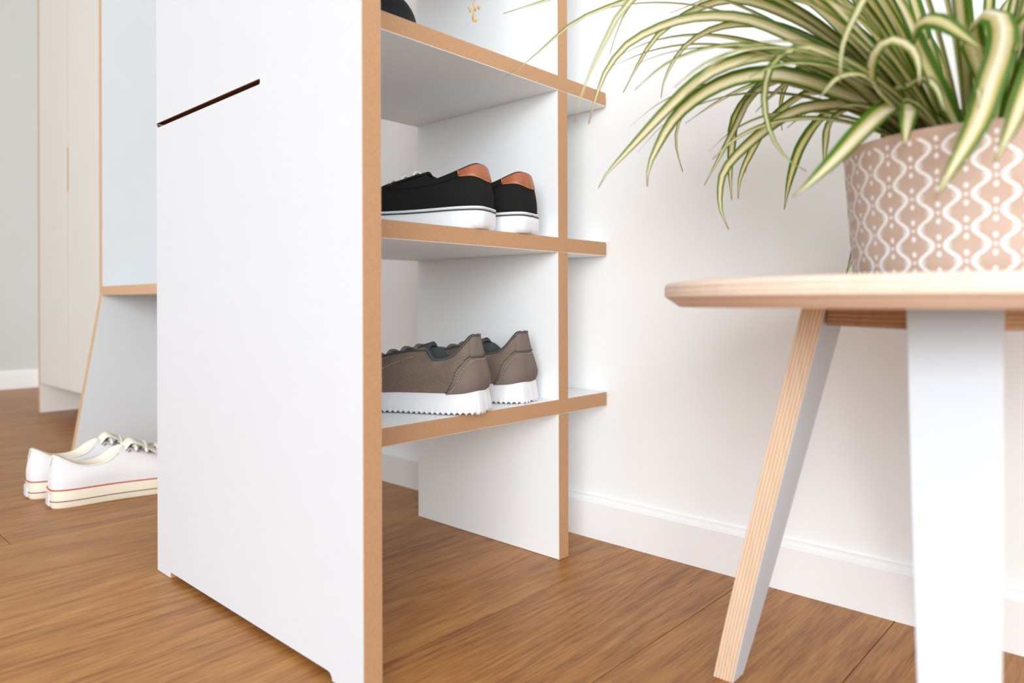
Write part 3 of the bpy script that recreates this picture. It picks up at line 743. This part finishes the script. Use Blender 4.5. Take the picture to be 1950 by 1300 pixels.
# leaves traced: photo points, depth at base and tip, width
TR = [
 ([(963,146),(1004,120),(1063,69),(1109,36),(1196,3),(1350,-45),(1500,-25),(1650,90),(1725,225)], .66, .0075, 'leaf'),
 ([(960,26),(1005,12),(1070,-8),(1200,-60),(1400,-110),(1600,-40),(1740,220)], .70, .0070, 'leaf'),
 ([(1094,233),(1104,195),(1127,133),(1160,67),(1196,10),(1300,-70),(1500,-70),(1710,210)], .50, .0048, 'leaf'),
 ([(1122,236),(1135,190),(1155,138),(1196,87),(1258,54),(1319,37),(1386,35),(1442,46),(1514,77),(1591,118),(1668,169),(1730,230)], .62, .0082, 'leaf'),
 ([(1188,177),(1217,123),(1247,77),(1283,46),(1340,15),(1411,2),(1500,30),(1600,90),(1720,215)], .68, .0080, 'leaf'),
 ([(1163,103),(1176,62),(1196,21),(1222,-5),(1330,-60),(1500,-30),(1700,200)], .74, .0065, 'leaf'),
 ([(1278,26),(1340,3),(1420,-22),(1560,20),(1720,200)], .72, .0075, 'leaf'),
 ([(1260,187),(1268,149),(1299,97),(1345,64),(1401,49),(1463,51),(1540,80),(1640,140),(1730,230)], .64, .0075, 'leaf'),
 ([(1140,359),(1155,333),(1206,279),(1268,215),(1329,159),(1386,128),(1463,110),(1529,115),(1591,138),(1650,180),(1730,235)], .60, .0105, 'leaf'),
 ([(1233,356),(1234,330),(1245,297),(1283,231),(1335,185),(1401,154),(1473,146),(1540,159),(1617,187),(1690,210),(1750,240)], .60, .0110, 'leaf'),
 ([(1301,328),(1291,292),(1289,256),(1309,205),(1360,165),(1440,150),(1600,190),(1730,235)], .72, .0055, 'leaf'),
 ([(1306,236),(1360,200),(1422,169),(1480,155),(1560,165),(1680,215),(1740,240)], .66, .0050, 'leaf'),
 ([(1342,354),(1376,292),(1401,246),(1427,195),(1463,164),(1530,150),(1620,180),(1735,235)], .66, .0080, 'leaf'),
 ([(1394,382),(1391,328),(1394,287),(1401,231),(1432,185),(1473,154),(1540,142),(1640,180),(1740,235)], .67, .0085, 'leaf'),
 ([(1406,380),(1411,338),(1432,292),(1463,241),(1514,195),(1565,180),(1640,195),(1740,240)], .68, .0085, 'leaf'),
 ([(1388,438),(1373,400),(1373,354),(1386,318),(1437,267),(1504,220),(1565,205),(1650,212),(1740,240)], .64, .0075, 'leaf'),
 ([(1420,330),(1432,285),(1460,245),(1500,205),(1560,172),(1640,180),(1740,240)], .70, .0080, 'leaf'),
 ([(1494,400),(1501,359),(1512,318),(1529,277),(1565,231),(1612,205),(1668,205),(1740,240)], .66, .0085, 'leaf_green'),
 ([(1509,377),(1540,354),(1591,308),(1642,256),(1688,216),(1720,212),(1755,240)], .44, .0120, 'leaf'),
 ([(1537,328),(1504,308),(1473,267),(1458,215),(1458,169),(1473,123),(1520,95),(1600,120),(1740,235)], .52, .0048, 'leaf_green'),
 ([(1752,165),(1750,120),(1735,90),(1700,75),(1670,92),(1655,130),(1665,168),(1690,198),(1745,240)], .43, .0085, 'leaf'),
 ([(1781,380),(1822,308),(1863,231),(1888,154),(1909,92),(1912,46),(1895,20),(1868,30),(1850,90),(1835,220)], .36, .0120, 'leaf'),
 ([(1894,313),(1924,256),(1950,195),(1985,110),(1990,50),(1950,60),(1890,220)], .36, .0110, 'leaf'),
 ([(1873,97),(1830,65),(1795,42),(1760,40),(1745,90),(1765,225)], .40, .0115, 'leaf_green'),
 ([(1724,280),(1728,250),(1733,225),(1745,212),(1765,235)], .43, .0090, 'leaf'),
 ([(1601,160),(1606,92),(1632,31),(1668,-20),(1720,20),(1770,225)], .42, .0060, 'leaf'),
 ([(1612,522),(1630,470),(1655,400),(1690,300),(1720,210),(1790,225)], .62, .0100, 'leaf_green'),
 ([(1440,215),(1470,185),(1520,150),(1580,140),(1650,165),(1735,235)], .60, .0085, 'leaf'),
 ([(1560,190),(1600,150),(1650,150),(1700,190),(1750,240)], .45, .0080, 'leaf'),
 ([(1800,215),(1785,170),(1760,148),(1735,160),(1712,185),(1700,215)], .44, .0070, 'leaf'),
 ([(1570,330),(1572,280),(1580,240),(1610,215),(1680,215),(1745,240)], .60, .0060, 'leaf'),
 ([(1500,245),(1540,215),(1590,198),(1660,205),(1740,240)], .63, .0070, 'leaf'),
 ([(1490,250),(1487,205),(1500,160),(1540,120),(1620,130),(1740,235)], .66, .0055, 'leaf_green'),
]
rnd = random.Random(5)
for pts, dt, wd, mt in TR:
    pts = pts[::-1]; n_ = len(pts)
    cum = [0]
    for a_, b_ in zip(pts, pts[1:]): cum.append(cum[-1]+math.dist(a_, b_))
    P_ = []
    root_p = Vector((rnd.uniform(-.025, .025), rnd.uniform(-.025, .02), .082))
    for i, (u_, v_) in enumerate(pts):
        f = cum[i]/cum[-1]
        d_ = .505+(dt-.505)*f**.8
        P_.append(at_px(u_, v_, d_)-PB)
    P_ = [root_p]+[p_ for p_ in P_[1:]]
    nrm = Vector((.42, -.80, .42)) if dt > .46 else Vector((.15, -.80, .50))
    nrm = nrm+Vector((rnd.uniform(-.15, .15), rnd.uniform(-.15, .15), rnd.uniform(-.15, .15)))
    make_leaf(P_, wd*1.42, nrm, mt, twist=rnd.uniform(-.3, .3))

def arching(az, elev, length, droop, wd, mt='leaf', start=.02):
    """a leaf leaving the crown at azimuth az, elevation elev, bending under its weight"""
    p_ = Vector((math.cos(az)*start, math.sin(az)*start, .082)); el = elev; P_ = [p_.copy()]
    n_ = 9
    for i in range(n_):
        d_ = Vector((math.cos(az)*math.cos(el), math.sin(az)*math.cos(el), math.sin(el)))
        p_ = p_+d_*length/n_; P_.append(p_.copy()); el -= droop/n_*(.35+1.3*i/n_)
        az += rnd.uniform(-.05, .05)
    side_n = Vector((-math.cos(az)*.45, -math.sin(az)*.45, 1))
    side_n += Vector((.15, -.55, 0))
    make_leaf(P_, wd, side_n, mt, twist=rnd.uniform(-.6, .6))
def az_of(deg): return math.atan2(rtv.y, rtv.x)+deg*D2R    # 0 = image right, 90 = away, 180 = image left, 270 = towards the camera
for i in range(30):            # fans leaving over the top left of the frame
    arching(az_of(rnd.uniform(120, 200)), rnd.uniform(48, 78)*D2R, rnd.uniform(.26, .36), rnd.uniform(50, 95)*D2R, rnd.uniform(.008, .0115), 'leaf' if rnd.random() < .8 else 'leaf_green')
for i in range(13):            # lower fan to the left
    arching(az_of(rnd.uniform(135, 205)), rnd.uniform(38, 56)*D2R, rnd.uniform(.17, .29), rnd.uniform(75, 125)*D2R, rnd.uniform(.007, .0105), 'leaf' if rnd.random() < .8 else 'leaf_green')
for i in range(34):            # upright crown
    arching(az_of(rnd.uniform(0, 360)), rnd.uniform(66, 88)*D2R, rnd.uniform(.20, .32), rnd.uniform(25, 80)*D2R, rnd.uniform(.008, .012), 'leaf' if rnd.random() < .75 else 'leaf_green', rnd.uniform(.005, .035))
for i in range(22):            # right hand side and front right, mostly past the frame
    arching(az_of(rnd.uniform(-75, 60)), rnd.uniform(35, 70)*D2R, rnd.uniform(.20, .34), rnd.uniform(70, 130)*D2R, rnd.uniform(.008, .012))
for i in range(10):            # short inner leaves
    arching(az_of(rnd.uniform(150, 330)), rnd.uniform(35, 70)*D2R, rnd.uniform(.07, .12), rnd.uniform(60, 120)*D2R, rnd.uniform(.006, .009), 'leaf' if rnd.random() < .6 else 'leaf_green', .035)

# ------------------------------------------------------------------ black ball vase with dried stems on the top shelf
vs = thing('round_vase', 'black round vase on the upper shelf, cut off by the top of the photo', 'vase', (-.730, .542, .6246))
R_ = .050
pr = [(.018*1, .0)]+[(R_*math.sin(a_*D2R), R_-R_*math.cos(a_*D2R)) for a_ in range(24, 160, 8)]+[(.0145, .0985), (.0150, .104), (.0135, .1045), (.0125, .098)]
lathe('vase_body', pr, M['black_glaze'], vs, 64)
dr = thing('dried_stems', 'dried straw-coloured flower sprig hanging over from the black vase', 'dried flower', (-.730, .542, .6246+.02))
def sprig(tip, bow, drop):
    tip = Vector(tip)
    pts = [Vector((0, 0, -.008)), Vector((tip.x*.05, tip.y*.05, .09)), Vector((tip.x*.4, tip.y*.4, bow)), Vector((tip.x*.85, tip.y*.85, bow*.95)), Vector((tip.x, tip.y, (tip.z+bow)*.55)), tip]
    P_ = catmull(pts, 30); V, F = tube_data([tuple(q_) for q_ in P_], [.0009]*22+[.0007]*8, 6)
    stem = mesh('stem', V, F, M['straw'], dr, smooth=True)
    parts = []
    rr = random.Random(11)
    for k_ in range(26):
        b_ = Vector(P_[29-int(k_*.28)]); 
        o_ = Vector((rr.uniform(-1, 1), rr.uniform(-1, 1), rr.uniform(-.9, .3)))*.0048
        c_ = b_+o_
        s_ = rr.uniform(.0012, .0022)
        pts = [c_+Vector((0, 0, s_*1.6)), c_+Vector((0, 0, s_*.6)), c_-Vector((0, 0, s_*.6)), c_-Vector((0, 0, s_*1.6))]
        parts.append(tube_data(pts, [s_*.3, s_, s_*.9, s_*.2], 6))
    V, F = merge(parts); o = mesh('floret', V, F, M['straw'], stem, smooth=True); o['kind'] = 'stuff'
    return stem
tp = at_px(903, 32, .86)-Vector((-.730, .542, .6446))
sprig(tp, .15, 0)
sprig((-.03, .09, .17), .17, 0)

# ------------------------------------------------------------------ hall bench with tall side panel
BX = -1.785; BY = .556
bench = thing('hall_bench', 'white hall bench with splayed side panel and light wooden seat edge behind the sneakers', 'bench', (BX, BY, 0))
side = [(.497, 0), (BY, .352), (BY, 1.75), (WY-.02, 1.75), (WY-.02, 0)]
o = prism('side_panel', side, 0, BX-.0185, BX, [M['grey_lam'], M['birch']], bench); rel(o, bench)
o = prism('side_panel', side, 0, -1.25, -1.2315, [M['grey_lam'], M['birch']], bench); rel(o, bench)
o = prism('seat', [(BX, BY-.002), (-1.25, BY-.002), (-1.25, WY-.02), (BX, WY-.02)], 2, .352, .372, [M['grey_lam'], M['birch']], bench); rel(o, bench)
o = box('drawer', (-1.455, BY+.02, .292), (-1.26, WY-.04, .345), M['grey_lam'], bench, bev=.001); rel(o, bench)
o = box('drawer_rail', (-1.460, BY+.012, .287), (-1.26, WY-.04, .2915), M['birch'], bench); rel(o, bench)
o = box('drawer_runner', (-1.475, BY+.02, .325), (-1.457, WY-.04, .352), M['birch'], bench); rel(o, bench)
o = box('back_panel', (BX, WY-.02, .30), (-1.25, WY-.004, 1.75), M['grey_lam'], bench); rel(o, bench)

# ------------------------------------------------------------------ wardrobe
WX, WF = -2.556, .617
wd_ = thing('wardrobe', 'tall cream wardrobe with two doors and a cut-out grip, at the far left', 'wardrobe', (WX, WF, 0))
def cpart(name, lo, hi, fw_):
    o = box(name, lo, hi, M['cream'], wd_, bev=.0008, faces_white=fw_, edge=M['birch']); rel(o, wd_); return o
WR = -1.955
cpart('side_panel', (WX, WF, 0), (WX+.0185, WY-.014, 2.1), 0)
cpart('side_panel', (WR-.0185, WF, 0), (WR, WY-.014, 2.1), 0)
cpart('bottom_panel', (WX+.0185, WF+.02, .092), (WR-.0185, WY-.014, .11), 2)
cpart('top_panel', (WX, WF, 2.1), (WR, WY-.014, 2.118), 2)
XS = -2.2575
def door(x0, x1, side):
    zl, zh = .6435, .770; g = .0055
    if side > 0: pl = [(x0, .091), (x1, .091), (x1, zl), (x1-g, zl+.004), (x1-g, zh-.004), (x1, zh), (x1, 2.098), (x0, 2.098)]
    else: pl = [(x1, .091), (x0, .091), (x0, zl), (x0+g, zl+.004), (x0+g, zh-.004), (x0, zh), (x0, 2.098), (x1, 2.098)]
    o = prism('door', pl, 1, WF-.0005, WF+.018, [M['cream'], M['birch']], wd_); rel(o, wd_); bevel(o, .0007, 1)
    return o
door(WX+.0195, XS-.0006, 1); door(XS+.0006, WR-.0195, -1)
cpart('grip_block', (XS-.02, WF+.019, .62), (XS+.02, WF+.03, .79), 0).data.materials[0] = M['mdf']

bpy.context.view_layer.update()
